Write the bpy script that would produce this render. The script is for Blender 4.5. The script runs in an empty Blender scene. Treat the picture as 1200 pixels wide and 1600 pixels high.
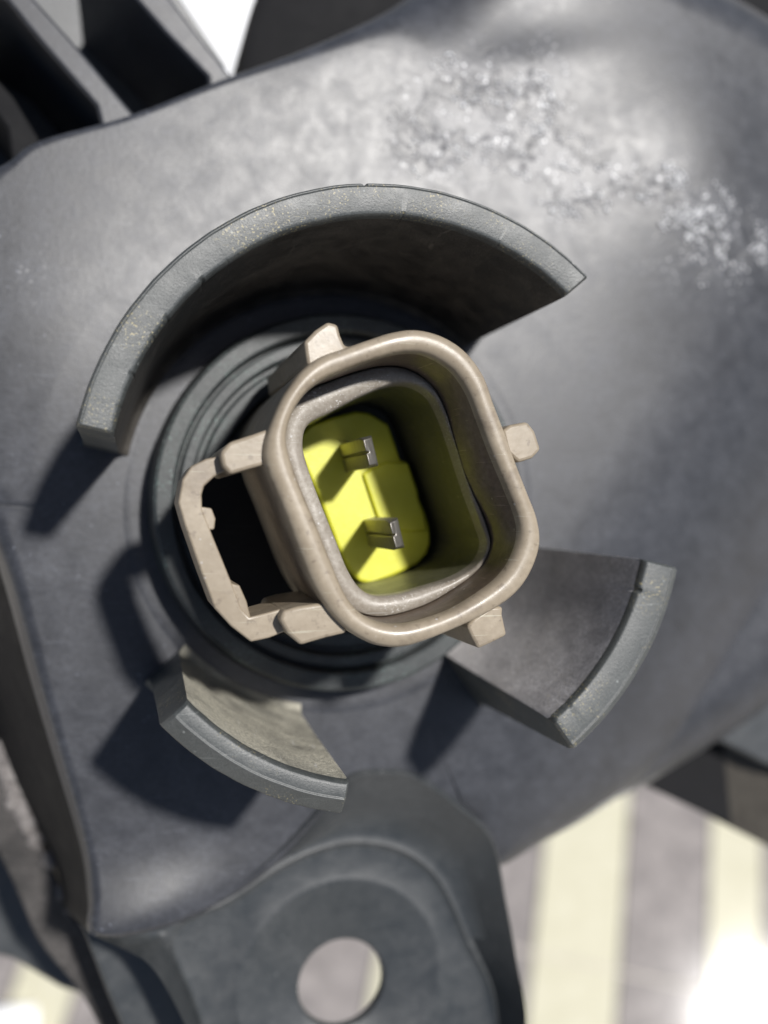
import bpy, bmesh, math, random
import numpy as np
from mathutils import Vector, Matrix, noise

random.seed(7)
R = math.radians
SC = bpy.context.scene
COL = SC.collection
K = 0.0055            # metres per modelling unit (the lamp's parts are modelled in units of 5.5 mm)

# ------------------------------------------------------------------ frames
# The lamp is modelled upright on its socket axis, then turned so that the tiled floor below it is level.
UP = Vector((-0.168, 0.450, 0.877)).normalized()
TURN = UP.rotation_difference(Vector((0, 0, 1))).to_matrix().to_4x4()
FOC = 1400.0
TILT = math.atan(400.0 / FOC)
CAM = Vector((-3.25, -0.15, 14.0))
CX = Vector((math.cos(TILT), 0, math.sin(TILT)))
CY = Vector((0, 1, 0))
CF = Vector((math.sin(TILT), 0, -math.cos(TILT)))

# ------------------------------------------------------------------ camera
cd = bpy.data.cameras.new('camera')
cam = bpy.data.objects.new('camera', cd)
COL.objects.link(cam)
m = Matrix((CX, CY, -CF)).transposed().to_4x4()
m.translation = CAM * K
cam.matrix_world = TURN @ m
cd.sensor_fit = 'VERTICAL'
cd.sensor_height = 36.0
cd.lens = FOC / 1600 * 36.0
cd.clip_start = 0.005
cd.clip_end = 200.0
cd.dof.use_dof = True
cd.dof.focus_distance = 10.9 * K
cd.dof.aperture_fstop = 18.0
SC.camera = cam

# ------------------------------------------------------------------ sky, sun, exposure
SUN = Vector((0.255, 0.345, 0.90)).normalized()
sun_w = (TURN.to_3x3() @ SUN).normalized()
el = math.asin(sun_w.z)
az = math.atan2(sun_w.x, sun_w.y)
world = bpy.data.worlds.new("World")
SC.world = world
world.use_nodes = True
wn = world.node_tree
sky = wn.nodes.new('ShaderNodeTexSky')
sky.sky_type = 'NISHITA'
sky.sun_disc = False
sky.sun_elevation = el
sky.sun_rotation = az
bg = wn.nodes['Background']
bg.inputs['Strength'].default_value = 0.055
wn.links.new(sky.outputs[0], bg.inputs['Color'])
sd = bpy.data.lights.new('sun', 'SUN')
sd.energy = 5.0
sd.angle = R(3.6)
sd.color = (1.0, 0.972, 0.935)
sun = bpy.data.objects.new('sun', sd)
COL.objects.link(sun)
sun.rotation_euler = sun_w.to_track_quat('Z', 'Y').to_euler()
SC.view_settings.view_transform = 'Standard'
SC.view_settings.look = 'None'
SC.view_settings.exposure = 0.05
SC.view_settings.gamma = 1.0
SC.view_settings.use_curve_mapping = False
SC.cycles.max_bounces = 6
SC.cycles.use_denoising = True


# ------------------------------------------------------------------ helpers
def at(px, py, z):
    """Point of the lamp's frame at height z seen at a place of the photograph."""
    d = CX * ((px - 600) / FOC) + CY * ((800 - py) / FOC) + CF
    t = (z - CAM.z) / d.z
    return CAM + d * t


def at2(px, py, z):
    p = at(px, py, z)
    return (p.x, p.y)


def mat(name, build):
    m = bpy.data.materials.new(name)
    m.use_nodes = True
    nt = m.node_tree
    b = nt.nodes['Principled BSDF']
    build(nt, b)
    return m


class N:
    """tiny node helper"""
    def __init__(s, nt):
        s.nt = nt
        tc = nt.nodes.new('ShaderNodeTexCoord')
        mp = nt.nodes.new('ShaderNodeMapping')
        mp.inputs['Scale'].default_value = (1 / K,) * 3
        nt.links.new(tc.outputs['Object'], mp.inputs['Vector'])
        s.co = mp.outputs[0]

    def link(s, a, b):
        s.nt.links.new(a, b)

    def noise(s, scale, detail=4, rough=0.55, dist=0.0, co=None):
        n = s.nt.nodes.new('ShaderNodeTexNoise')
        n.inputs['Scale'].default_value = scale
        n.inputs['Detail'].default_value = detail
        n.inputs['Roughness'].default_value = rough
        n.inputs['Distortion'].default_value = dist
        s.link(co or s.co, n.inputs['Vector'])
        return n.outputs['Fac']

    def stretch(s, sc, rot=(0, 0, 0)):
        mp = s.nt.nodes.new('ShaderNodeMapping')
        mp.inputs['Scale'].default_value = sc
        mp.inputs['Rotation'].default_value = rot
        s.link(s.co, mp.inputs['Vector'])
        return mp.outputs[0]

    def voro(s, scale, feature='F1', co=None):
        n = s.nt.nodes.new('ShaderNodeTexVoronoi')
        n.feature = feature
        n.inputs['Scale'].default_value = scale
        s.link(co or s.co, n.inputs['Vector'])
        return n.outputs['Distance']

    def ramp(s, fac, stops):
        n = s.nt.nodes.new('ShaderNodeValToRGB')
        e = n.color_ramp.elements
        while len(e) < len(stops):
            e.new(0.5)
        for i, (p, c) in enumerate(stops):
            e[i].position = p
            e[i].color = (c[0], c[1], c[2], 1) if hasattr(c, '__len__') else (c, c, c, 1)
        s.link(fac, n.inputs[0])
        return n.outputs[0]

    def mix(s, fac, a, b, mode='MIX'):
        n = s.nt.nodes.new('ShaderNodeMix')
        n.data_type = 'RGBA'
        n.blend_type = mode
        for v, i in ((fac, 0), (a, 6), (b, 7)):
            if hasattr(v, 'is_linked') or hasattr(v, 'links'):
                s.link(v, n.inputs[i])
            elif hasattr(v, '__len__'):
                n.inputs[i].default_value = (v[0], v[1], v[2], 1)
            else:
                n.inputs[i].default_value = v
        return n.outputs[2]

    def math(s, op, a, b=0.0):
        n = s.nt.nodes.new('ShaderNodeMath')
        n.operation = op
        for v, i in ((a, 0), (b, 1)):
            if hasattr(v, 'links'):
                s.link(v, n.inputs[i])
            else:
                n.inputs[i].default_value = v
        return n.outputs[0]

    def attr(s, name):
        n = s.nt.nodes.new('ShaderNodeAttribute')
        n.attribute_name = name
        return n.outputs['Fac']

    def bump(s, h, strength, dist, prev=None):
        n = s.nt.nodes.new('ShaderNodeBump')
        n.inputs['Strength'].default_value = strength
        n.inputs['Distance'].default_value = dist * K
        s.link(h, n.inputs['Height'])
        if prev:
            s.link(prev, n.inputs['Normal'])
        return n.outputs[0]


def plastic(dark, dust, lo=0.38, hi=0.72, amount=1.0, grain=18.0, rough=(0.38, 0.6), glue=False,
            bump=0.35, speck=None, bd=0.02, spec=0.5, grime=None):
    def f(nt, b):
        n = N(nt)
        big = n.noise(0.55, 6, 0.6, 0.6)
        mid = n.noise(2.6, 6, 0.62, 0.4)
        fine = n.noise(grain, 4, 0.6)
        mm = n.math('ADD', n.math('MULTIPLY', big, 0.5), n.math('MULTIPLY', mid, 0.5))
        d = n.ramp(mm, [(lo, 0.0), (hi, 1.0)])
        g = n.ramp(fine, [(0.35, 0.35), (0.7, 1.0)])
        d = n.math('MULTIPLY', d, g)
        d = n.math('MULTIPLY', d, amount)
        c = n.mix(d, dark, dust)
        # fine scratches and lighter specks
        scr = n.noise(3.0, 3, 0.5, 0, n.stretch((1, 14, 1), (0, 0, 0.5)))
        c = n.mix(n.ramp(scr, [(0.62, 0.0), (0.75, 0.16)]), c, dust)
        if speck:
            sp = n.ramp(n.noise(34, 2, 0.5), [(0.60, 0.0), (0.68, 1.0)])
            sm = n.ramp(n.noise(1.4, 3, 0.5), [(0.46, 0.0), (0.62, 1.0)])
            c = n.mix(n.math('MULTIPLY', n.math('MULTIPLY', sp, sm), 0.8), c, speck)
        if grime:
            gm = n.ramp(n.noise(1.1, 7, 0.7, 0.3), [(0.52, 0.0), (0.66, 1.0)])
            gs = n.ramp(n.noise(9, 4, 0.6), [(0.60, 0.0), (0.68, 1.0)])
            c = n.mix(n.math('MULTIPLY', gm, 0.55), c, grime)
            c = n.mix(n.math('MULTIPLY', gs, 0.5), c, grime)
        # sparse settled grit and short hair scratches
        grit = n.ramp(n.voro(5.0), [(0.045, 1.0), (0.10, 0.0)])
        gmsk = n.ramp(n.noise(0.9, 3, 0.6), [(0.45, 0.0), (0.6, 1.0)])
        c = n.mix(n.math('MULTIPLY', n.math('MULTIPLY', grit, gmsk), 0.55), c, [min(0.6, q * 3.2) for q in dust])
        hs = n.ramp(n.noise(2.2, 2, 0.4, 0.15, n.stretch((0.6, 22, 1), (0, 0, -0.45))), [(0.70, 0.0), (0.73, 0.35)])
        c = n.mix(hs, c, [min(0.6, q * 2.0) for q in dust])
        r = n.ramp(mid, [(0.3, rough[0]), (0.7, rough[1])])
        nrm = n.bump(fine, bump, bd)
        nrm = n.bump(n.noise(70, 3, 0.6), bump, bd * 0.4, nrm)
        if glue:
            ga = n.attr('glue')
            vor = n.voro(9.0, 'SMOOTH_F1', n.stretch((1, 1.2, 1)))
            h = n.math('ADD', n.noise(4.5, 5, 0.55, 1.2), n.math('MULTIPLY', vor, 0.7))
            msk = n.math('MULTIPLY', ga, n.ramp(n.noise(1.7, 6, 0.65, 0.5), [(0.42, 0.0), (0.50, 1.0)]))
            c = n.mix(n.math('MULTIPLY', msk, 0.5), c, (0.125, 0.128, 0.14))
            fl = n.ramp(n.noise(7.5, 7, 0.7, 0.8), [(0.53, 0.0), (0.62, 1.0)])
            c = n.mix(n.math('MULTIPLY', n.math('MULTIPLY', fl, ga), 0.3), c, (0.25, 0.25, 0.26))
            dots = n.ramp(n.voro(9.0), [(0.20, 1.0), (0.34, 0.0)])  # white sealant grain, painted bright to look like sparkle
            dm = n.ramp(n.noise(2.6, 4, 0.6), [(0.46, 0.0), (0.56, 1.0)])
            c = n.mix(n.math('MULTIPLY', n.math('MULTIPLY', n.math('MULTIPLY', dots, dm), msk), 1.0), c, (0.85, 0.85, 0.86))
            r = n.mix(n.math('MULTIPLY', msk, 0.9), r, (0.44, 0.44, 0.44))
            nrm = n.bump(n.math('MULTIPLY', h, msk), 0.7, 0.013, nrm)
        n.link(c, b.inputs['Base Color'])
        n.link(r, b.inputs['Roughness'])
        n.link(nrm, b.inputs['Normal'])
        b.inputs['Specular IOR Level'].default_value = spec
    return f


M = {}
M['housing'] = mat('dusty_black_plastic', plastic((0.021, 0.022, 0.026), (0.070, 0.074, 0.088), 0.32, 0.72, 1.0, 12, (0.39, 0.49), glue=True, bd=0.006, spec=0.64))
M['lug'] = mat('satin_black_plastic', plastic((0.026, 0.030, 0.033), (0.075, 0.078, 0.08), 0.38, 0.7, 1.0, 14, (0.38, 0.5), bd=0.007, spec=0.9))
M['collar'] = mat('grained_grey_plastic', plastic((0.032, 0.037, 0.038), (0.11, 0.117, 0.114), 0.30, 0.70, 1.0, 40, (0.42, 0.56), bump=0.9, spec=0.75, speck=(0.40, 0.34, 0.18), bd=0.0045))  # gold specks paint the rim's glints into the colour
M['collar_cream'] = mat('lit_inner_plastic', plastic((0.16, 0.155, 0.135), (0.58, 0.55, 0.45), 0.30, 0.54, 1.0, 26, (0.5, 0.7), bump=0.8))  # pale tone paints the light on the lower left inner face
M['collar_inner'] = mat('shaded_inner_plastic', plastic((0.018, 0.017, 0.016), (0.10, 0.09, 0.078), 0.40, 0.62, 1.0, 30, (0.45, 0.65), bump=0.8, bd=0.012))  # dark tone paints the shade on the top collar's inner face
M['collar_mottled'] = mat('lit_mottled_plastic', plastic((0.24, 0.228, 0.232), (0.74, 0.715, 0.71), 0.32, 0.60, 1.0, 24, (0.45, 0.65), bump=0.9, bd=0.006, speck=(0.5, 0.45, 0.35)))  # pale tone paints spilled light on the lower right inner face
M['ring'] = mat('ring_plastic', plastic((0.022, 0.026, 0.028), (0.085, 0.094, 0.094), 0.36, 0.7, 1.0, 22, (0.4, 0.55), bump=0.7, speck=(0.2, 0.3, 0.27), bd=0.008))
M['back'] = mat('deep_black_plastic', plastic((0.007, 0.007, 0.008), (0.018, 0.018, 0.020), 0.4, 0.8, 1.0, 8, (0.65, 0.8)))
M['flange'] = mat('rough_flange_plastic', plastic((0.025, 0.023, 0.022), (0.12, 0.11, 0.105), 0.38, 0.66, 1.0, 9, (0.5, 0.7), bump=1.0, bd=0.03))
M['brown'] = mat('brownish_plastic', plastic((0.03, 0.025, 0.018), (0.05, 0.043, 0.032), 0.4, 0.7))
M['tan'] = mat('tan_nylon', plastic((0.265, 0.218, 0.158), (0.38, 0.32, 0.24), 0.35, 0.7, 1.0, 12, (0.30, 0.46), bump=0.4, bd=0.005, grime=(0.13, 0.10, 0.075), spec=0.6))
M['shaded_tan'] = mat('shaded_tan_nylon', plastic((0.10, 0.072, 0.052), (0.23, 0.175, 0.13), 0.32, 0.66, 1.0, 12, (0.32, 0.5), bump=0.5, bd=0.006, grime=(0.07, 0.055, 0.045)))  # shade of the inner wall painted as darker tan, with random grime over it
M['sleeve'] = mat('dusty_grey_sleeve', plastic((0.20, 0.17, 0.135), (0.36, 0.33, 0.285), 0.30, 0.62, 1.0, 20, (0.34, 0.5), bump=0.6, bd=0.005, speck=(0.6, 0.58, 0.55)))
M['well'] = mat('olive_well_wall', plastic((0.075, 0.075, 0.04), (0.15, 0.145, 0.09), 0.35, 0.7, 1.0, 12, (0.3, 0.5), bump=0.5))
M['crust'] = mat('dirt_crust', plastic((0.08, 0.07, 0.065), (0.3, 0.28, 0.27), 0.3, 0.6, 1.0, 12, (0.5, 0.8), bump=1.0))


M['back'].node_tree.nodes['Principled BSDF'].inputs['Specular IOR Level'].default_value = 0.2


def yellow(nt, b):
    n = N(nt)
    c = n.mix(n.noise(3, 4), (0.54, 0.53, 0.02), (0.68, 0.69, 0.08))
    n.link(c, b.inputs['Base Color'])
    b.inputs['Roughness'].default_value = 0.38
    n.link(n.bump(n.noise(40, 3), 0.6, 0.009), b.inputs['Normal'])
    b.inputs['Subsurface Weight'].default_value = 0.25
    b.inputs['Subsurface Scale'].default_value = 0.0008
    b.inputs['Subsurface Radius'].default_value = (1.0, 0.9, 0.2)


M['yellow'] = mat('yellow_nylon', yellow)


def metal(nt, b):
    n = N(nt)
    st = n.noise(6, 3, 0.5, 0, n.stretch((1, 1, 6)))
    n.link(n.mix(st, (0.26, 0.24, 0.21), (0.62, 0.60, 0.56)), b.inputs['Base Color'])
    b.inputs['Metallic'].default_value = 1.0
    b.inputs['Roughness'].default_value = 0.5
    n.link(n.bump(st, 0.5, 0.02), b.inputs['Normal'])


M['metal'] = mat('tinned_terminal', metal)


def bead(nt, b):
    b.inputs['Base Color'].default_value = (0.55, 0.555, 0.57, 1)
    b.inputs['Specular IOR Level'].default_value = 1.0
    b.inputs['Roughness'].default_value = 0.27


M['bead'] = mat('clear_glue', bead)


def tilemat(a, c2, rough):
    def f(nt, b):
        n = N(nt)
        oi = nt.nodes.new('ShaderNodeObjectInfo')
        vm = nt.nodes.new('ShaderNodeVectorMath')
        vm.operation = 'ADD'
        n.link(n.co, vm.inputs[0])
        mul = nt.nodes.new('ShaderNodeVectorMath')
        mul.operation = 'SCALE'
        mul.inputs[3].default_value = 60
        cmb = nt.nodes.new('ShaderNodeCombineXYZ')
        n.link(oi.outputs['Random'], cmb.inputs[0])
        n.link(cmb.outputs[0], mul.inputs[0])
        n.link(mul.outputs[0], vm.inputs[1])
        co = vm.outputs[0]
        c = n.mix(n.ramp(n.noise(0.5, 7, 0.68, 0.8, co), [(0.35, 0.0), (0.7, 1.0)]), a, c2)
        n.link(c, b.inputs['Base Color'])
        b.inputs['Roughness'].default_value = rough
        n.link(n.bump(n.noise(0.8, 4, 0.6, 0, co), 0.03, 0.1), b.inputs['Normal'])
    return f


M['beige_tile'] = mat('beige_glazed_tile', tilemat((0.52, 0.495, 0.37), (0.60, 0.575, 0.45), 0.08))
M['mauve_tile'] = mat('mauve_grey_tile', tilemat((0.18, 0.165, 0.16), (0.34, 0.31, 0.295), 0.08))
M['grout'] = mat('grout', tilemat((0.5, 0.46, 0.42), (0.58, 0.55, 0.5), 0.7))
M['glare'] = mat('white_glare', tilemat((0.86, 0.87, 0.87), (0.9, 0.9, 0.9), 0.55))


def link_mesh(name, verts, faces, material, parent=None, smooth=True, bevel=0.0, seg=2, sharp=35, kind=None):
    me = bpy.data.meshes.new(name)
    me.from_pydata([(v[0] * K, v[1] * K, v[2] * K) for v in verts], [], faces)
    bm = bmesh.new()
    bm.from_mesh(me)
    bmesh.ops.recalc_face_normals(bm, faces=bm.faces[:])
    bm.to_mesh(me)
    bm.free()
    me.materials.append(M[material])
    me.validate()
    if smooth:
        me.polygons.foreach_set('use_smooth', [True] * len(me.polygons))
        me.set_sharp_from_angle(angle=R(sharp))
    o = bpy.data.objects.new(name, me)
    COL.objects.link(o)
    if parent:
        o.parent = parent
    if bevel:
        b = o.modifiers.new('bevel', 'BEVEL')
        b.width = bevel * K
        b.segments = seg
        b.limit_method = 'ANGLE'
        b.angle_limit = R(30)
        b.harden_normals = False
    if kind:
        o['kind'] = kind
    return o


def loft(rings, closed=True, cap0=False, cap1=False, centre1=None):
    n = len(rings[0])
    v = [p for r in rings for p in r]
    f = []
    for i in range(len(rings) - 1):
        for j in range(n if closed else n - 1):
            k = (j + 1) % n
            f.append((i * n + j, i * n + k, (i + 1) * n + k, (i + 1) * n + j))
    if cap0:
        f.append(tuple(range(n)))
    if cap1:
        f.append(tuple(range((len(rings) - 1) * n, len(rings) * n)))
    return v, f


def prism(poly, z0, z1, ztop=None):
    """extrude a polygon (list of xy) from z0 to z1"""
    n = len(poly)
    v = [(x, y, z0) for x, y in poly] + [(x, y, z1) for x, y in poly]
    f = [tuple(range(n)), tuple(range(n, 2 * n))]
    for i in range(n):
        j = (i + 1) % n
        f.append((i, j, n + j, n + i))
    return v, f


def spline(pts, per=8, closed=True):
    out = []
    n = len(pts)
    rng = n if closed else n - 1
    for i in range(rng):
        if closed:
            p = [pts[(i + k) % n] for k in (-1, 0, 1, 2)]
        else:
            p = [pts[max(0, min(n - 1, i + k))] for k in (-1, 0, 1, 2)]
        p = [np.array(q, float) for q in p]
        for s in range(per):
            t = s / per
            out.append(0.5 * ((2 * p[1]) + (-p[0] + p[2]) * t + (2 * p[0] - 5 * p[1] + 4 * p[2] - p[3]) * t * t
                              + (-p[0] + 3 * p[1] - 3 * p[2] + p[3]) * t ** 3))
    if not closed:
        out.append(np.array(pts[-1], float))
    return np.array(out)


def polar(curve, c, n, start=0.0):
    """resample a closed star-shaped curve at n even angles about c"""
    d = curve[:, :2] - np.array(c)
    a = np.unwrap(np.arctan2(d[:, 1], d[:, 0]))
    if a[-1] < a[0]:
        a = a[::-1]
        curve = curve[::-1]
    a = np.append(a, a[0] + 2 * math.pi)
    cv = np.vstack([curve, curve[:1]])
    t = np.linspace(0, 2 * math.pi, n, endpoint=False) + start
    tt = (t - a[0]) % (2 * math.pi) + a[0]
    return np.stack([np.interp(tt, a, cv[:, k]) for k in range(cv.shape[1])], 1)


def empty(name, label, cat, loc=(0, 0, 0)):
    o = bpy.data.objects.new(name, None)
    o.empty_display_size = 0.01
    COL.objects.link(o)
    o['label'] = label
    o['category'] = cat
    return o


# ================================================================== FOG LAMP
lamp = empty('fog_lamp', 'dusty black plastic back of a fog lamp with three curved collar walls around its bulb', 'fog lamp')

# ---- housing shell: outline (px, py, edge radius)
out_px = [(-330, 560, .8), (-150, 330, .6), (0, 262, .2), (60, 222, .15), (200, 182, .13), (350, 124, .15), (480, 78, .25),
          (600, 22, .5), (700, -45, 1.2), (860, -95, 1.4), (1050, -22, 1.5), (1200, 62, 1.6), (1400, 230, 1.8), (1540, 560, 2.0),
          (1420, 880, 2.0), (1210, 1080, 1.7), (1010, 1215, 1.4), (900, 1275, 1.2), (830, 1318, .8), (775, 1352, .5), (745, 1345, .3), (735, 1300, .2),
          (715, 1272, .16), (650, 1226, .14), (600, 1216, .14), (550, 1224, .14), (500, 1275, .14), (440, 1340, .14), (370, 1393, .14), (260, 1440, .14), (150, 1450, .15), (142, 1400, .18), (128, 1310, .18),
          (62, 1080, .22), (0, 868, .28), (-60, 800, .35), (-330, 760, .6)]
oc = []


def falloff(x, y):
    return np.minimum(0.055 * np.clip(0.8 * x - 0.6 * y - 3.3, 0, None) ** 2, 1.5)


for px, py, r in out_px:
    x, y = at2(px, py, -r * 0.9)
    for _ in range(5):
        x, y = at2(px, py, -r * 0.9 - falloff(x, y))
    oc.append((x, y, r))
oc = spline(oc, 14)
NA, NT = 900, 250
ring = polar(oc, (0, 0), NA)
seg_a = ring[:, :2]
seg_b = np.roll(seg_a, -1, 0)
ts = np.concatenate([np.linspace(0.12, 0.86, 170, endpoint=False), 1 - 0.14 * (1 - np.linspace(0, 1, 80)) ** 1.8])
ts[-1] = 1.0
P = seg_a[None, :, :] * ts[:, None, None]          # NT, NA, 2
P[0] = seg_a / np.hypot(*seg_a.T)[:, None] * 0.6


def edge_dist(q):
    """distance to the outline, and its edge radius there, for points q (n,2)"""
    best = np.full(len(q), 1e9)
    rad = np.zeros(len(q))
    A = seg_a[::3]
    B = np.roll(A, -1, 0)
    rr = ring[::3, 2]
    AB = B - A
    L2 = (AB ** 2).sum(1)
    for i in range(len(A)):
        w = q - A[i]
        t = np.clip((w @ AB[i]) / L2[i], 0, 1)
        d = np.hypot(*(w - t[:, None] * AB[i]).T)
        mk = d < best
        best[mk] = d[mk]
        rad[mk] = rr[i]
    return best, rad


flat = P.reshape(-1, 2)
d, r_ = edge_dist(flat)
d = d.reshape(P.shape[:2])
r_ = np.broadcast_to(ring[:, 2][None, :], d.shape)
dd = np.clip(r_ - d, 0, None)
z = -(r_ - np.sqrt(np.clip(r_ ** 2 - np.minimum(dd, r_ * 0.985) ** 2, 0, None)))


def bumpg(cx, cy, sx, sy, rot, amp, z0=0):
    x0, y0 = at2(cx, cy, z0)
    c, s = math.cos(rot), math.sin(rot)
    X, Y = P[..., 0] - x0, P[..., 1] - y0
    u, v = (X * c + Y * s) / sx, (-X * s + Y * c) / sy
    return amp * np.exp(-(u * u + v * v))


Z = z.copy()
# broad dome to the upper right, soft swell up to the top rim, dip below the right collar
Z += bumpg(1070, 270, 2.1, 2.5, 0, 0.36)
Z -= falloff(P[..., 0], P[..., 1])
Z += bumpg(800, 20, 1.1, 0.6, 0.1, -0.05)
Z += bumpg(790, 110, 1.8, 0.4, 0.3, 0.05)
Z += bumpg(560, 90, 1.3, 0.6, 0.4, 0.08)
Z += bumpg(60, 560, 2.0, 2.2, 0, 0.14)
Z += bumpg(195, 1440, 1.4, 0.6, 0.25, 0.24)
RR = np.hypot(P[..., 0], P[..., 1])
Z *= np.clip((RR - 3.0) / 1.6, 0, 1) ** 1.0 * 0.999 + 0.001
nz = np.array([noise.noise(Vector((x * .7, y * .7, 3))) for x, y in flat[::1]]).reshape(Z.shape) if False else 0

verts = np.dstack([P, Z]).reshape(-1, 3).tolist()
faces = []
for i in range(NT - 1):
    a = i * NA
    for j in range(NA):
        k = (j + 1) % NA
        faces.append((a + j, a + k, a + NA + k, a + NA + j))
# skirt: the side wall falls away with its draft, strongly splayed on the lower left
cnt = ring[:, :2] / np.hypot(*ring[:, :2].T)[:, None]
ang = np.degrees(np.arctan2(ring[:, 1], ring[:, 0])) % 360
spl = np.exp(-((ang - 212) / 36.0) ** 4)
last = (NT - 1) * NA
lz = Z[-1]
for q, (dz, o) in enumerate(((-0.25, .01), (-1.0, .04), (-2.0, .08), (-3.2, .12))):
    for j in range(NA):
        off = o + spl[j] * (-dz) * 0.42
        verts.append((ring[j, 0] + cnt[j, 0] * off, ring[j, 1] + cnt[j, 1] * off, lz[j] + dz))
    a = last + q * NA
    for j in range(NA):
        k = (j + 1) % NA
        faces.append((a + j, a + k, a + NA + k, a + NA + j))
body = link_mesh('housing', verts, faces, 'housing', lamp, sharp=50)
body.data.materials.append(M['back'])  # deeper black darkens the skirt against light bounced off the floor
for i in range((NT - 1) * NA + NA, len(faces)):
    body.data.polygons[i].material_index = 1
# where old sealant has run over the shell
glue = []
blobs = [(680, 200, 70, 75), (760, 120, 90, 45), (850, 130, 55, 60), (860, 240, 80, 50), (780, 200, 90, 60), (905, 300, 60, 45),
         (960, 270, 55, 40), (1022, 290, 60, 36), (1085, 320, 70, 40), (1120, 400, 90, 55), (1060, 350, 40, 30), (1160, 380, 60, 50),
         (1170, 490, 40, 25), (70, 430, 70, 35), (30, 470, 40, 25)]
bl = []
for cx, cy, sx, sy in blobs:
    x, y = at2(cx, cy, 0.2)
    bl.append((x, y, sx / 98.0, sy / 98.0))
V = np.array(verts)
g = np.zeros(len(V))
for i_, (x, y, sx, sy) in enumerate(bl):
    g = np.maximum(g, ((0.3 if i_ == 12 else 0.12) if i_ > 11 else 1.0) * np.exp(-(((V[:, 0] - x) / sx) ** 2 + ((V[:, 1] - y) / sy) ** 2) * 0.9))
at_ = body.data.attributes.new('glue', 'FLOAT', 'POINT')
at_.data.foreach_set('value', g.astype(np.float32))


def surf_z(x, y):
    r = math.hypot(x, y)
    a = (math.atan2(y, x) % (2 * math.pi)) / (2 * math.pi) * NA
    j = int(round(a)) % NA
    t = r / math.hypot(*ring[j, :2])
    i = int(np.searchsorted(ts, t))
    return Z[min(i, NT - 1), j]


def ico(r, sub=1):
    bm = bmesh.new()
    bmesh.ops.create_icosphere(bm, subdivisions=sub, radius=r)
    v = [tuple(q.co) for q in bm.verts]
    f = [tuple(q.index for q in p.verts) for p in bm.faces]
    bm.free()
    return v, f


iv, if_ = ico(1.0, 2)
gv, gf = [], []
for k in range(2200):
    x0, y0, sx, sy = random.choice(bl[:12])
    a = random.uniform(0, 6.28)
    q = math.sqrt(random.random())
    x, y = x0 + math.cos(a) * q * sx * 1.05, y0 + math.sin(a) * q * sy * 1.05
    if noise.noise(Vector((x * 2.1, y * 2.1, 1))) < 0.05:
        continue
    s = random.uniform(.008, .022) * (1.7 if random.random() < .15 else 1)
    zz = surf_z(x, y)
    b0 = len(gv)
    rx, ry, ra = s * random.uniform(.8, 1.7), s * random.uniform(.8, 1.2), random.uniform(0, 3.14)
    for vx, vy, vz in iv:
        nn = 1 + 0.7 * noise.noise(Vector((vx * 1.6 + k, vy * 1.6, vz * 1.6)))
        ux, uy = vx * rx * nn, vy * ry * nn
        gv.append((x + ux * math.cos(ra) - uy * math.sin(ra), y + ux * math.sin(ra) + uy * math.cos(ra), zz + .01 + vz * s * .6))
    gf += [tuple(b0 + t for t in f) for f in if_]
link_mesh('sealant_droplets', gv, gf, 'bead', lamp, sharp=180, kind='stuff')

# ---- floor of the socket inside the collar
n = 128
rings = []
for rr, zz in ((0.6, -0.02), (2.4, 0.0), (3.0, 0.0), (3.2, 0.010), (3.3, 0.010), (3.36, 0.002)):
    rings.append([(rr * math.cos(6.28318 * j / n), rr * math.sin(6.28318 * j / n), zz) for j in range(n)])
v, f = loft(rings)
link_mesh('socket_floor', v, f, 'housing', lamp)


# ---- collar segments
def collar(a0, a1, material, h=3.46, ri=3.45, ro=3.9, base=-0.6, skew0=0.0, skew1=0.0, inner='collar_inner', draft=0.0, ridge=0.36, lean=0.0, seed=0):
    prof = [(ri - .14 - draft, base), (ri - .13 - draft, .03), (ri - .05 - draft, .09), (ri - draft * .95, 0.24), (ri + .015 - draft * .6, 1.2), (ri + .02 - draft * .3, 2.2), (ri + .022, h - .3), (ri + .03, h - .12), (ri + .04, h - .05), (ri + .065, h - .01),
            (ri + .10, h + .005), (ri + ridge - .02, h), (ri + ridge - .006, h + .012), (ri + ridge + .006, h + .012), (ri + ridge + .02, h - .004),
            (ro - .03, h - .02 - lean), (ro - .01, h - .045 - lean), (ro, h - .10 - lean), (ro, h - .34), (ro + .01, 2.2), (ro + .03, 1.0), (ro + .05, .22), (ro + .09, .09), (ro + .17, .03), (ro + .18, base)]
    n = int(abs(a1 - a0) * 4) + 8
    rings = []
    for i in range(n + 1):
        t = i / n
        a = R(a0 + (a1 - a0) * t)
        endw = max(0, 1 - min(t, 1 - t) * n / 2.0)
        rg = []
        for k, (r, zz) in enumerate(prof):
            w = noise.noise(Vector((r * math.cos(a) * 5, r * math.sin(a) * 5, seed + zz)))
            w2 = noise.noise(Vector((r * math.cos(a) * 14, r * math.sin(a) * 14, seed + zz * 2)))
            up = 1.0 if zz > 3 else 0.3
            rj = r + w * .004 * up
            nick = noise.noise(Vector((math.cos(a) * 34, math.sin(a) * 34, seed * 3 + round(r, 1))))
            nk = max(0.0, nick - .52) * .10 if (zz > h - .2 and (r < ri + .08 or r > ro - .05)) else 0.0
            rj += nk * (1 if r < ri + .08 else -1)
            zj = zz - nk * .6 + w * .003 - endw * (0.05 if zz > 3 else 0)
            aj = a + (skew0 * (1 - t) + skew1 * t) * (r - ri) / (ro - ri)
            rg.append((rj * math.cos(aj), rj * math.sin(aj), zj))
        rings.append(rg)
    v, f = loft(rings, True, True, True)
    o = link_mesh('collar_wall', v, f, material, lamp, sharp=40, bevel=0.02)
    o.data.materials.append(M[inner])
    m = len(prof)
    for p in o.data.polygons[:n * m]:
        if p.index % m < 7:
            p.material_index = 1
    return o


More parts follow.
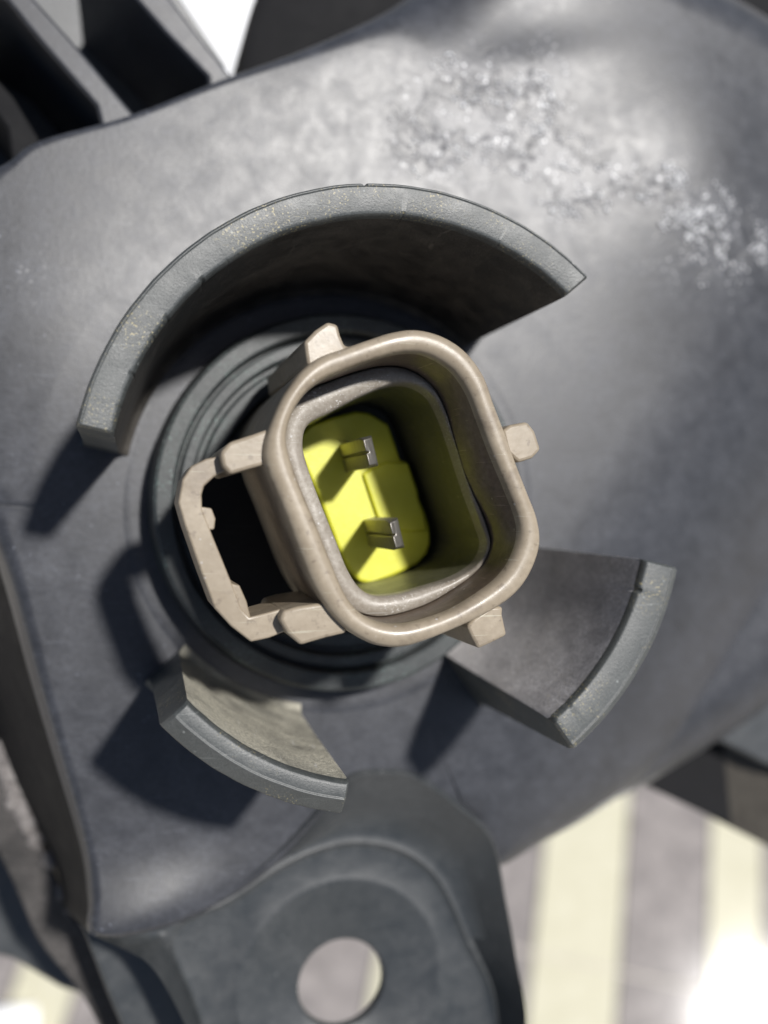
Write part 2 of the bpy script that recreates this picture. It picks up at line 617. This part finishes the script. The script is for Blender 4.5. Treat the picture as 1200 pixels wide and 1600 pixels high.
c1 = collar(50, 168, 'collar', seed=1, skew0=-.02, ridge=.405)
c1['label'] = 'longest collar wall, arching over the top of the socket'
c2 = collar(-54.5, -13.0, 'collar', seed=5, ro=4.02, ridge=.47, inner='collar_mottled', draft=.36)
c2['label'] = 'tall collar wall at the lower right with a mottled inner face coloured pale as if lit'
c3 = collar(222, 259, 'collar', seed=9, inner='collar_cream', draft=.08, ridge=.25, lean=.05)
c3['label'] = 'shortest collar wall at the lower left with an inner face coloured pale as if lit'

# ---- mounting lug with its bolt hole, raised boss face and outer lip
HC = (532, 1535)
zl = -0.3
hx, hy = at2(HC[0] + 2, HC[1] + 2, -.75)
out_l = [(140, 1452), (255, 1425), (370, 1375), (440, 1320), (500, 1255), (545, 1208), (600, 1200), (650, 1208), (720, 1258),
         (768, 1308), (788, 1400), (806, 1500), (820, 1590), (812, 1700), (740, 1790), (560, 1830), (430, 1800), (330, 1700),
         (290, 1600), (230, 1500)]
lip_l = [(268, 1455), (360, 1405), (440, 1352), (500, 1325), (560, 1315), (620, 1325), (668, 1355), (700, 1400), (730, 1470),
         (770, 1560), (770, 1690), (700, 1770), (560, 1790), (440, 1770), (350, 1680), (300, 1560)]
NL = 360
lo = polar(spline([at2(x, y, -.05) for x, y in out_l], 8), (hx, hy), NL)
li = polar(spline([at2(x, y, -.7) for x, y in lip_l], 8), (hx, hy), NL)
u = np.stack([np.cos(np.linspace(0, 2 * math.pi, NL, endpoint=False)), np.sin(np.linspace(0, 2 * math.pi, NL, endpoint=False))], 1)
hc = np.array((hx, hy))
rings = []


def rr_(curve, zz):
    rings.append([(p[0], p[1], zz) for p in curve])


h_r, b_r = 0.735, 1.74
ZP = -.75
rr_(hc + u * h_r, ZP - .17)
rr_(hc + u * h_r, ZP - .05)
rr_(hc + u * (h_r + .02), ZP - .02)
rr_(hc + u * (h_r + .05), ZP)
rr_(hc + u * (b_r - .02), ZP)
rr_(hc + u * b_r, ZP + .012)
rr_(hc + u * (b_r + .04), ZP)
rr_(li * .94 + hc * .06, ZP + .01)
rr_(li * .985 + hc * .015, ZP + .035)
rr_(li, ZP + .085)
rr_(li + (lo - li) * .05, ZP + .075)
rr_(li + (lo - li) * .15, ZP + .07)
rr_(li + (lo - li) * .5, ZP + .38)
rr_(li + (lo - li) * .85, -.05)
rr_(li + (lo - li) * .95, .055)
rr_(li + (lo - li) * 1.0, .0)
rr_(lo + (lo - hc) * .006, -.12)
rr_(lo + (lo - hc) * .02, -1.05)
v, f = loft(rings)
n0 = len(rings) - 1
f += [(j, (j + 1) % NL, n0 * NL + (j + 1) % NL, n0 * NL + j) for j in range(NL)]
lug = link_mesh('mounting_lug', v, f, 'lug', lamp, sharp=60)


# ---- parts behind the top edge: two ribs, dark web, lens bezel
def slab(name, pts, ztop, zbot, material, bevel=.06, label=None, parent=lamp):
    v, f = prism([at2(x, y, ztop) for x, y in pts], zbot, ztop)
    o = link_mesh(name, v, f, material, parent, bevel=bevel, seg=3)
    if label:
        o['label'] = label
    return o


slab('rib', [(-60, -80), (20, -40), (110, 60), (215, 185), (225, 240), (170, 240), (150, 165), (60, 62), (10, 0), (-90, -60)], -.75, -4.6, 'housing')
slab('rib', [(130, -120), (225, -60), (300, 40), (365, 122), (375, 190), (325, 190), (325, 120), (262, 55), (200, -15), (110, -100)], -.8, -4.6, 'housing')
slab('rib', [(-170, -40), (-60, 60), (20, 150), (60, 215), (70, 260), (20, 260), (10, 200), (-40, 130), (-190, -10)], -1.5, -4.6, 'back')
slab('web_plate', [(-420, -60), (-160, -200), (150, -200), (235, -75), (352, 98), (420, 420), (-300, 420)], -4.2, -4.8, 'lug')
rg = []
cxp, cyp = at2(903, 240, -3.7)
for rr, zz in ((4.5, -3.4), (5.4, -3.5), (7.15, -3.6), (7.38, -3.7), (7.45, -4.0), (7.5, -6.0), (7.2, -6.4), (3.0, -6.4)):
    rg.append([(cxp + rr * math.cos(6.28318 * j / 160), cyp + rr * 1.0 * math.sin(6.28318 * j / 160), zz) for j in range(160)])
v, f = loft(rg)
link_mesh('lens_bezel', v, f, 'back', lamp)

# ---- lower right: grey flange and the dark wedge bracket below it
slab('side_flange', [(1000, 1215), (1110, 1140), (1205, 1060), (1330, 980), (1420, 1150), (1330, 1230), (1200, 1195), (1110, 1150)], -3.0, -3.6, 'lug', .1)
slab('side_bracket', [(996, 1222), (1118, 1115), (1130, 1150), (1145, 1292)], -3.7, -6.5, 'back', .05)
slab('side_bracket', [(1120, 1120), (1300, 1080), (1360, 1405), (1140, 1292)], -3.75, -6.3, 'brown', .05)

# ---- lower left: seam flange with crusted edge and the dark foot below the lug
sf = [(-120, 1000), (-20, 1130), (20, 1215), (60, 1300), (110, 1420), (175, 1510), (250, 1640), (200, 1680), (130, 1560),
      (60, 1470), (20, 1380), (-30, 1290), (-130, 1150)]
v, f = prism([tuple(p) for p in spline([at2(x, y, -3.2) for x, y in sf], 8)], -3.7, -3.2)
fl = link_mesh('seam_flange', v, f, 'flange', lamp, bevel=.06)
slab('grey_corner_slab', [(-260, 1120), (-20, 1180), (60, 1330), (130, 1500), (150, 1562), (95, 1545), (20, 1500), (-60, 1480), (-260, 1440)], -6.0, -6.6, 'lug', .1)  # plain grey slab filling the lower left corner
# lumps of old sealant along the flange
cv, cf = [], []
for k in range(170):
    t = random.random()
    line = [(-10, 1150), (22, 1235), (45, 1290), (100, 1400), (190, 1540)]
    q = t * 4 if random.random() < .3 else random.uniform(.2, 2.0)
    i = min(3, int(q))
    w = q - i
    px = line[i][0] * (1 - w) + line[i + 1][0] * w + random.gauss(0, 6)
    py = line[i][1] * (1 - w) + line[i + 1][1] * w + random.gauss(0, 6)
    x, y = at2(px, py, -3.15)
    s = random.uniform(.03, .12)
    b0 = len(cv)
    for vx, vy, vz in iv:
        nn = 1 + 0.5 * noise.noise(Vector((vx * 2 + k, vy * 2, vz * 2)))
        cv.append((x + vx * s * nn, y + vy * s * nn * 1.4, -3.2 + vz * s * .7 * nn))
    cf += [tuple(b0 + t_ for t_ in fc) for fc in if_]
link_mesh('sealant_crust', cv, cf, 'crust', lamp, kind='stuff', sharp=180)
slab('foot_web', [(120, 1430), (260, 1440), (420, 1470), (420, 1700), (230, 1700), (170, 1560)], -1.6, -4.2, 'lug', .08)

# ================================================================== BULB BASE AND CONNECTOR
bulb = empty('bulb_connector', 'tan plug connector with yellow insert and two metal pins inside the lamp socket', 'bulb connector')

# ---- stepped round base
prof = [(1.5, .22), (1.95, .22), (2.0, .48), (2.03, .5), (2.22, .5), (2.25, .48), (2.27, .42), (2.33, .42), (2.35, .6), (2.38, .62), (2.5, .62),
        (2.53, .6), (2.54, .5), (2.57, .5), (2.59, .68), (2.63, .71), (2.83, .71), (2.88, .68), (2.9, .6), (2.92, .3), (2.96, .02)]
rings = []
n = 200
for rr, zz in prof:
    rings.append([(rr * math.cos(6.28318 * j / n) - .02, rr * math.sin(6.28318 * j / n), zz) for j in range(n)])
v, f = loft(rings)
link_mesh('base_ring', v, f, 'ring', bulb, sharp=30)

# ---- shroud
ZR = 4.1


def zp(x, y):     # reading aid: a place measured in an enlargement of the connector
    return (250 + x / 1.935, 480 + y / 1.935)


outer_px = [(560, 120), (640, 92), (710, 70), (780, 62), (860, 82), (930, 128), (985, 200), (1018, 290), (1045, 360), (1085, 470), (1120, 560),
            (1150, 640), (1158, 720), (1132, 800), (1090, 862), (1030, 910), (960, 948), (900, 975), (820, 1008), (740, 1032), (660, 1026),
            (590, 992), (540, 950), (500, 900), (460, 830), (420, 730), (370, 600), (322, 480), (318, 410), (340, 340), (375, 265), (430, 190), (490, 145)]
inner_px = [(560, 190), (640, 160), (720, 138), (790, 136), (850, 160), (900, 200), (940, 262), (972, 345), (1012, 450), (1055, 552),
            (1088, 640), (1092, 700), (1070, 765), (1035, 815), (980, 860), (890, 915), (800, 948), (720, 962), (650, 948),
            (600, 915), (562, 860), (520, 760), (480, 660), (430, 540), (395, 440), (388, 385), (405, 320), (445, 258), (500, 215)]
led_px = [(520, 318), (600, 275), (690, 238), (760, 232), (820, 262), (855, 320), (885, 400), (930, 540), (970, 650), (990, 720), (960, 780),
          (890, 822), (800, 850), (720, 870), (650, 872), (605, 845), (570, 790), (540, 715), (490, 590), (450, 480), (436, 415), (452, 355)]
ZL = 3.33
c0 = at2(*zp(745, 550), ZR)
NS = 220
so = polar(spline([at2(*zp(x, y), ZR) for x, y in outer_px], 8), c0, NS)
si = polar(spline([at2(*zp(x, y), ZR) for x, y in inner_px], 8), c0, NS)
sl = polar(spline([at2(*zp(x, y), ZL) for x, y in led_px], 8), c0, NS)
an = np.degrees(np.linspace(0, 2 * math.pi, NS, endpoint=False))
dw = (an - 18 + 180) % 360 - 180
wt = (0.96 * np.exp(-(dw / 50.0) ** 2))[:, None]
sw = si * (1 - wt) + sl * wt          # the wall closes in towards the well on the right
rings = []
for w, zz in ((0.12, .2), (0.10, 1.5), (0.06, 2.6), (0.02, 3.4), (0, 3.84), (0.06, 3.93), (0.2, 3.985), (0.4, 4.0), (0.6, 4.0), (0.8, 3.985), (0.94, 3.93), (1.0, 3.84)):
    rings.append([(a[0] * (1 - w) + b[0] * w, a[1] * (1 - w) + b[1] * w, zz + .1) for a, b in zip(so, si)])
for w, zz in ((0.3, 3.86), (0.7, 3.68), (0.97, ZL + .08), (1.0, ZL - .1), (1.0, 1.4)):
    rings.append([(b[0] * (1 - w) + c[0] * w, b[1] * (1 - w) + c[1] * w, zz) for b, c in zip(si, sw)])
v, f = loft(rings)
sh = link_mesh('shroud', v, f, 'tan', bulb, sharp=60)
sh.data.materials.append(M['shaded_tan'])
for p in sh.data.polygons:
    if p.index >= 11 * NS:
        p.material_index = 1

# inner sleeve: pale dusty ledge
rings = []
for w, zz in ((0.02, ZL - .3), (0.03, ZL - .05), (0.12, ZL), (0.5, ZL + .02), (0.85, ZL), (0.96, ZL - .05), (1.0, ZL - .14), (1.0, ZL - .30)):
    rings.append([(b[0] * (1 - w) + c[0] * w ,
                   b[1] * (1 - w) + c[1] * w, zz + .010 * noise.noise(Vector((b[0] * 5, b[1] * 5, w * 4)))) for b, c in zip(sw, sl)])
v, f = loft(rings)
link_mesh('inner_sleeve', v, f, 'sleeve', bulb, sharp=60)
# well wall below the ledge
rings = []
for w, zz in ((0, ZL - .28), (0.015, 2.3), (0.03, 1.2)):
    rings.append([(c[0] * (1 - w) + c0[0] * w, c[1] * (1 - w) + c0[1] * w, zz) for c in sl])
v, f = loft(rings, True, False, True)
link_mesh('well', v, f, 'well', bulb, sharp=60)


# ---- yellow insert
def yp(x, y):
    return (440 + x / 4.286, 600 + y / 4.286)


ZY = 1.7
ins = [(330, 225), (500, 180), (590, 192), (720, 270), (765, 400), (800, 515), (850, 520), (885, 620), (920, 720), (925, 765), (965, 860), (995, 960),
       (1000, 1070), (975, 1140), (920, 1200), (830, 1250), (740, 1290), (600, 1345), (520, 1325), (450, 1240), (370, 1080), (250, 760), (100, 430), (130, 330), (200, 270)]
poly = [at2(*yp(x, y), ZY) for x, y in ins]
v, f = prism(poly, 1.1, ZY)
insert = link_mesh('terminal_insert', v, f, 'yellow', bulb, bevel=.05, seg=3)
# raised sheet of the insert between the terminals, split by the shallow ridge
rid = [(545, 600), (690, 522), (846, 524), (878, 620), (910, 720), (916, 770), (955, 870), (978, 985), (840, 992), (700, 960), (640, 885)]
v, f = prism([at2(*yp(x, y), ZY + .07) for x, y in rid], ZY - .2, ZY + .07)
link_mesh('insert_step', v, f, 'yellow', insert, bevel=.03, seg=2)

AX = math.atan2(-(852 - 819), (592 - 585))       # blade width direction seen in the picture
for (bx, by), (tx, ty), hgt in (((406, 500), (590, 445), 1.25), ((567, 1000), (775, 985), 1.25)):
    p = at(*yp(bx, by), ZY)
    q = at(*yp(tx, ty), ZY + hgt)
    wd = Vector((math.sin(R(14)), -math.cos(R(14)), 0)) * .20
    tn = Vector((math.cos(R(14)), math.sin(R(14)), 0)) * .08
    base = Vector((p.x, p.y, ZY - .2)) + tn
    top = Vector((p.x, p.y, ZY + hgt)) + tn
    rings = []
    for c, s in ((base, 1), (top - Vector((0, 0, .08)), 1), (top, .82)):
        rings.append([tuple(c + wd * a * s + tn * b * s + Vector((0, 0, -.045 * b * (s < .9)))) for a, b in ((-1, -1), (-.12, -1), (-.08, -.3), (.04, -.3), (.08, -1), (1, -1), (1, 1), (-1, 1))])
    v, f = loft(rings, True, True, True)
    link_mesh('pin', v, f, 'metal', bulb, bevel=.012)


# ---- latch loop with two teeth, and the two arms that carry it
def zslab(name, pts, z1, z0, bevel=.05, material='tan'):
    v, f = prism([at2(*zp(x, y), z1) for x, y in pts], z0, z1)
    return link_mesh(name, v, f, material, bulb, bevel=bevel, seg=3)


loop = zslab('latch_loop', [(195, 448), (140, 458), (95, 480), (68, 520), (55, 590), (75, 660), (120, 790), (165, 910), (215, 965), (275, 1012), (330, 1000), (385, 978),
                     (368, 912), (320, 925), (270, 938), (246, 912), (215, 830), (158, 690), (127, 610), (126, 565), (134, 540), (165, 512), (205, 492)],
      3.7, 2.75, .022)
zslab('slot_shade_block', [(110, 500), (300, 420), (480, 880), (420, 985), (290, 1000), (190, 900), (90, 640)], 1.6, .3, .05, 'back')  # dark block added under the loop to keep its slot in shade
for tp in ([(100, 600), (156, 608), (168, 640), (164, 672), (118, 678)], [(170, 862), (214, 835), (240, 840), (262, 890), (274, 938), (245, 950), (190, 925)]):
    t_ = zslab('latch_tooth', tp, 3.67, 2.9, .02)
    t_.parent = loop
zslab('latch_arm', [(345, 362), (280, 385), (210, 408), (182, 440), (190, 480), (212, 506), (280, 486), (345, 468)], 3.93, 2.3, .04)
zslab('latch_arm', [(565, 985), (500, 1000), (425, 1022), (385, 985), (362, 945), (372, 918), (420, 905), (500, 893), (560, 930)], 3.93, 2.3, .04)
zslab('key_rib', [(445, 175), (436, 105), (470, 70), (508, 44), (538, 52), (546, 85), (560, 118), (620, 115), (600, 170), (500, 190)], 3.9, 1.0, .04)
zslab('key_rib', [(1035, 372), (1062, 355), (1112, 346), (1134, 375), (1152, 430), (1128, 456), (1085, 470), (1050, 440)], 3.9, 1.0, .04)
zslab('key_rib', [(1000, 905), (1038, 905), (1036, 930), (1050, 992), (1006, 1014), (962, 1034), (944, 1000), (928, 965), (950, 940)], 3.9, 1.0, .04)

# ================================================================== FLOOR
# floor plane: level, 0.5 m below the lamp
FD = 90.0


def on_floor(px, py):
    d = CX * ((px - 600) / FOC) + CY * ((800 - py) / FOC) + CF
    t = (-FD - CAM.dot(UP)) / d.dot(UP)
    return TURN.to_3x3() @ ((CAM + d * t) * K)


fz = -FD * K
me = bpy.data.meshes.new('ground')
me.from_pydata([(-60, -60, fz - .004), (60, -60, fz - .004), (60, 60, fz - .004), (-60, 60, fz - .004)], [], [(0, 1, 2, 3)])
me.materials.append(M['grout'])
ground = bpy.data.objects.new('ground', me)
COL.objects.link(ground)
ground['kind'] = 'structure'
a, b = on_floor(985, 1240), on_floor(962, 1600)
sdir = (a - b).normalized()
pdir = Vector((sdir.y, -sdir.x, 0))
if pdir.dot(on_floor(1100, 1420) - on_floor(970, 1420)) < 0:
    pdir = -pdir
org = on_floor(972, 1440)
offs = [(on_floor(x, y) - org).dot(pdir) for x, y in ((838, 1440), (972, 1440), (1107, 1440), (1192, 1440))]
wB, wM = offs[1] - offs[0], offs[2] - offs[1]
print('stripes', offs, wB, wM)
wB2 = offs[3] - offs[2]


def tile_mesh(w, l, material):
    v, f = prism([(-w / 2 / K, -l / 2 / K), (w / 2 / K, -l / 2 / K), (w / 2 / K, l / 2 / K), (-w / 2 / K, l / 2 / K)], -.7, 0)
    o = link_mesh('tile', v, f, material, ground, smooth=False)
    return o


rot = math.atan2(sdir.y, sdir.x) - math.pi / 2
x = offs[0]
strips = []
pos = offs[0]
seq = [(wB, 'beige_tile'), (wM, 'mauve_tile'), (wB2, 'beige_tile'), (wM * 1.1, 'mauve_tile')]
for k in range(-3, 5):
    base = offs[0] + k * (sum(s[0] for s in seq))
    for w, mt in seq:
        strips.append((base, w, mt))
        base += w
LT = wM * 2.6
cache = {}
for x0, w, mt in strips:
    for k in range(-5, 7):
        key = (round(w, 5), mt)
        if key not in cache:
            cache[key] = tile_mesh(w - .0012, LT - .0015, mt)
            o = cache[key]
        else:
            o = cache[key].copy()
            COL.objects.link(o)
        c = org + pdir * (x0 + w / 2) + sdir * (k * LT + (0.3 * LT))
        o.location = (c.x, c.y, fz + random.uniform(-.0001, .0001))
        o.rotation_euler = (0, 0, rot)


def glare(px, label, rnd):  # white sheet added on the floor to stand in for blown-out glare
    pts = [on_floor(x, y) for x, y in px]
    c = sum(pts, Vector()) / len(pts)
    n = 14
    v, f = [], []
    for i in range(n + 1):
        for j in range(n + 1):
            s, t = i / n, j / n
            p = (pts[0] * (1 - s) + pts[1] * s) * (1 - t) + (pts[3] * (1 - s) + pts[2] * s) * t
            h = .004 + .006 * (noise.noise(Vector((s * 3 + rnd, t * 3, 0))) + .5)
            v.append(((p.x - c.x) / K, (p.y - c.y) / K, h / K))
    for i in range(n):
        for j in range(n):
            q = i * (n + 1) + j
            f.append((q, q + 1, q + n + 2, q + n + 1))
    o = link_mesh('glare_patch', v, f, 'glare')
    so_ = o.modifiers.new('thickness', 'SOLIDIFY')
    so_.thickness = .0004
    o.location = (c.x, c.y, fz)
    o['label'] = label
    o['category'] = 'glare'
    o['group'] = 'white patches standing in for glare'
    return o


glare_patches = [glare([(200, -420), (760, -420), (760, 220), (200, 220)], 'white patch added for the glare past the top edge of the lamp', 1),
          glare([(-120, 1575), (62, 1570), (66, 1700), (-120, 1750)], 'small white patch added for the glare at the lower left, past the seam flange', 5)]

# ------------------------------------------------------------------ turn the lamp into the level world
for o in (lamp, bulb):
    o.matrix_world = TURN
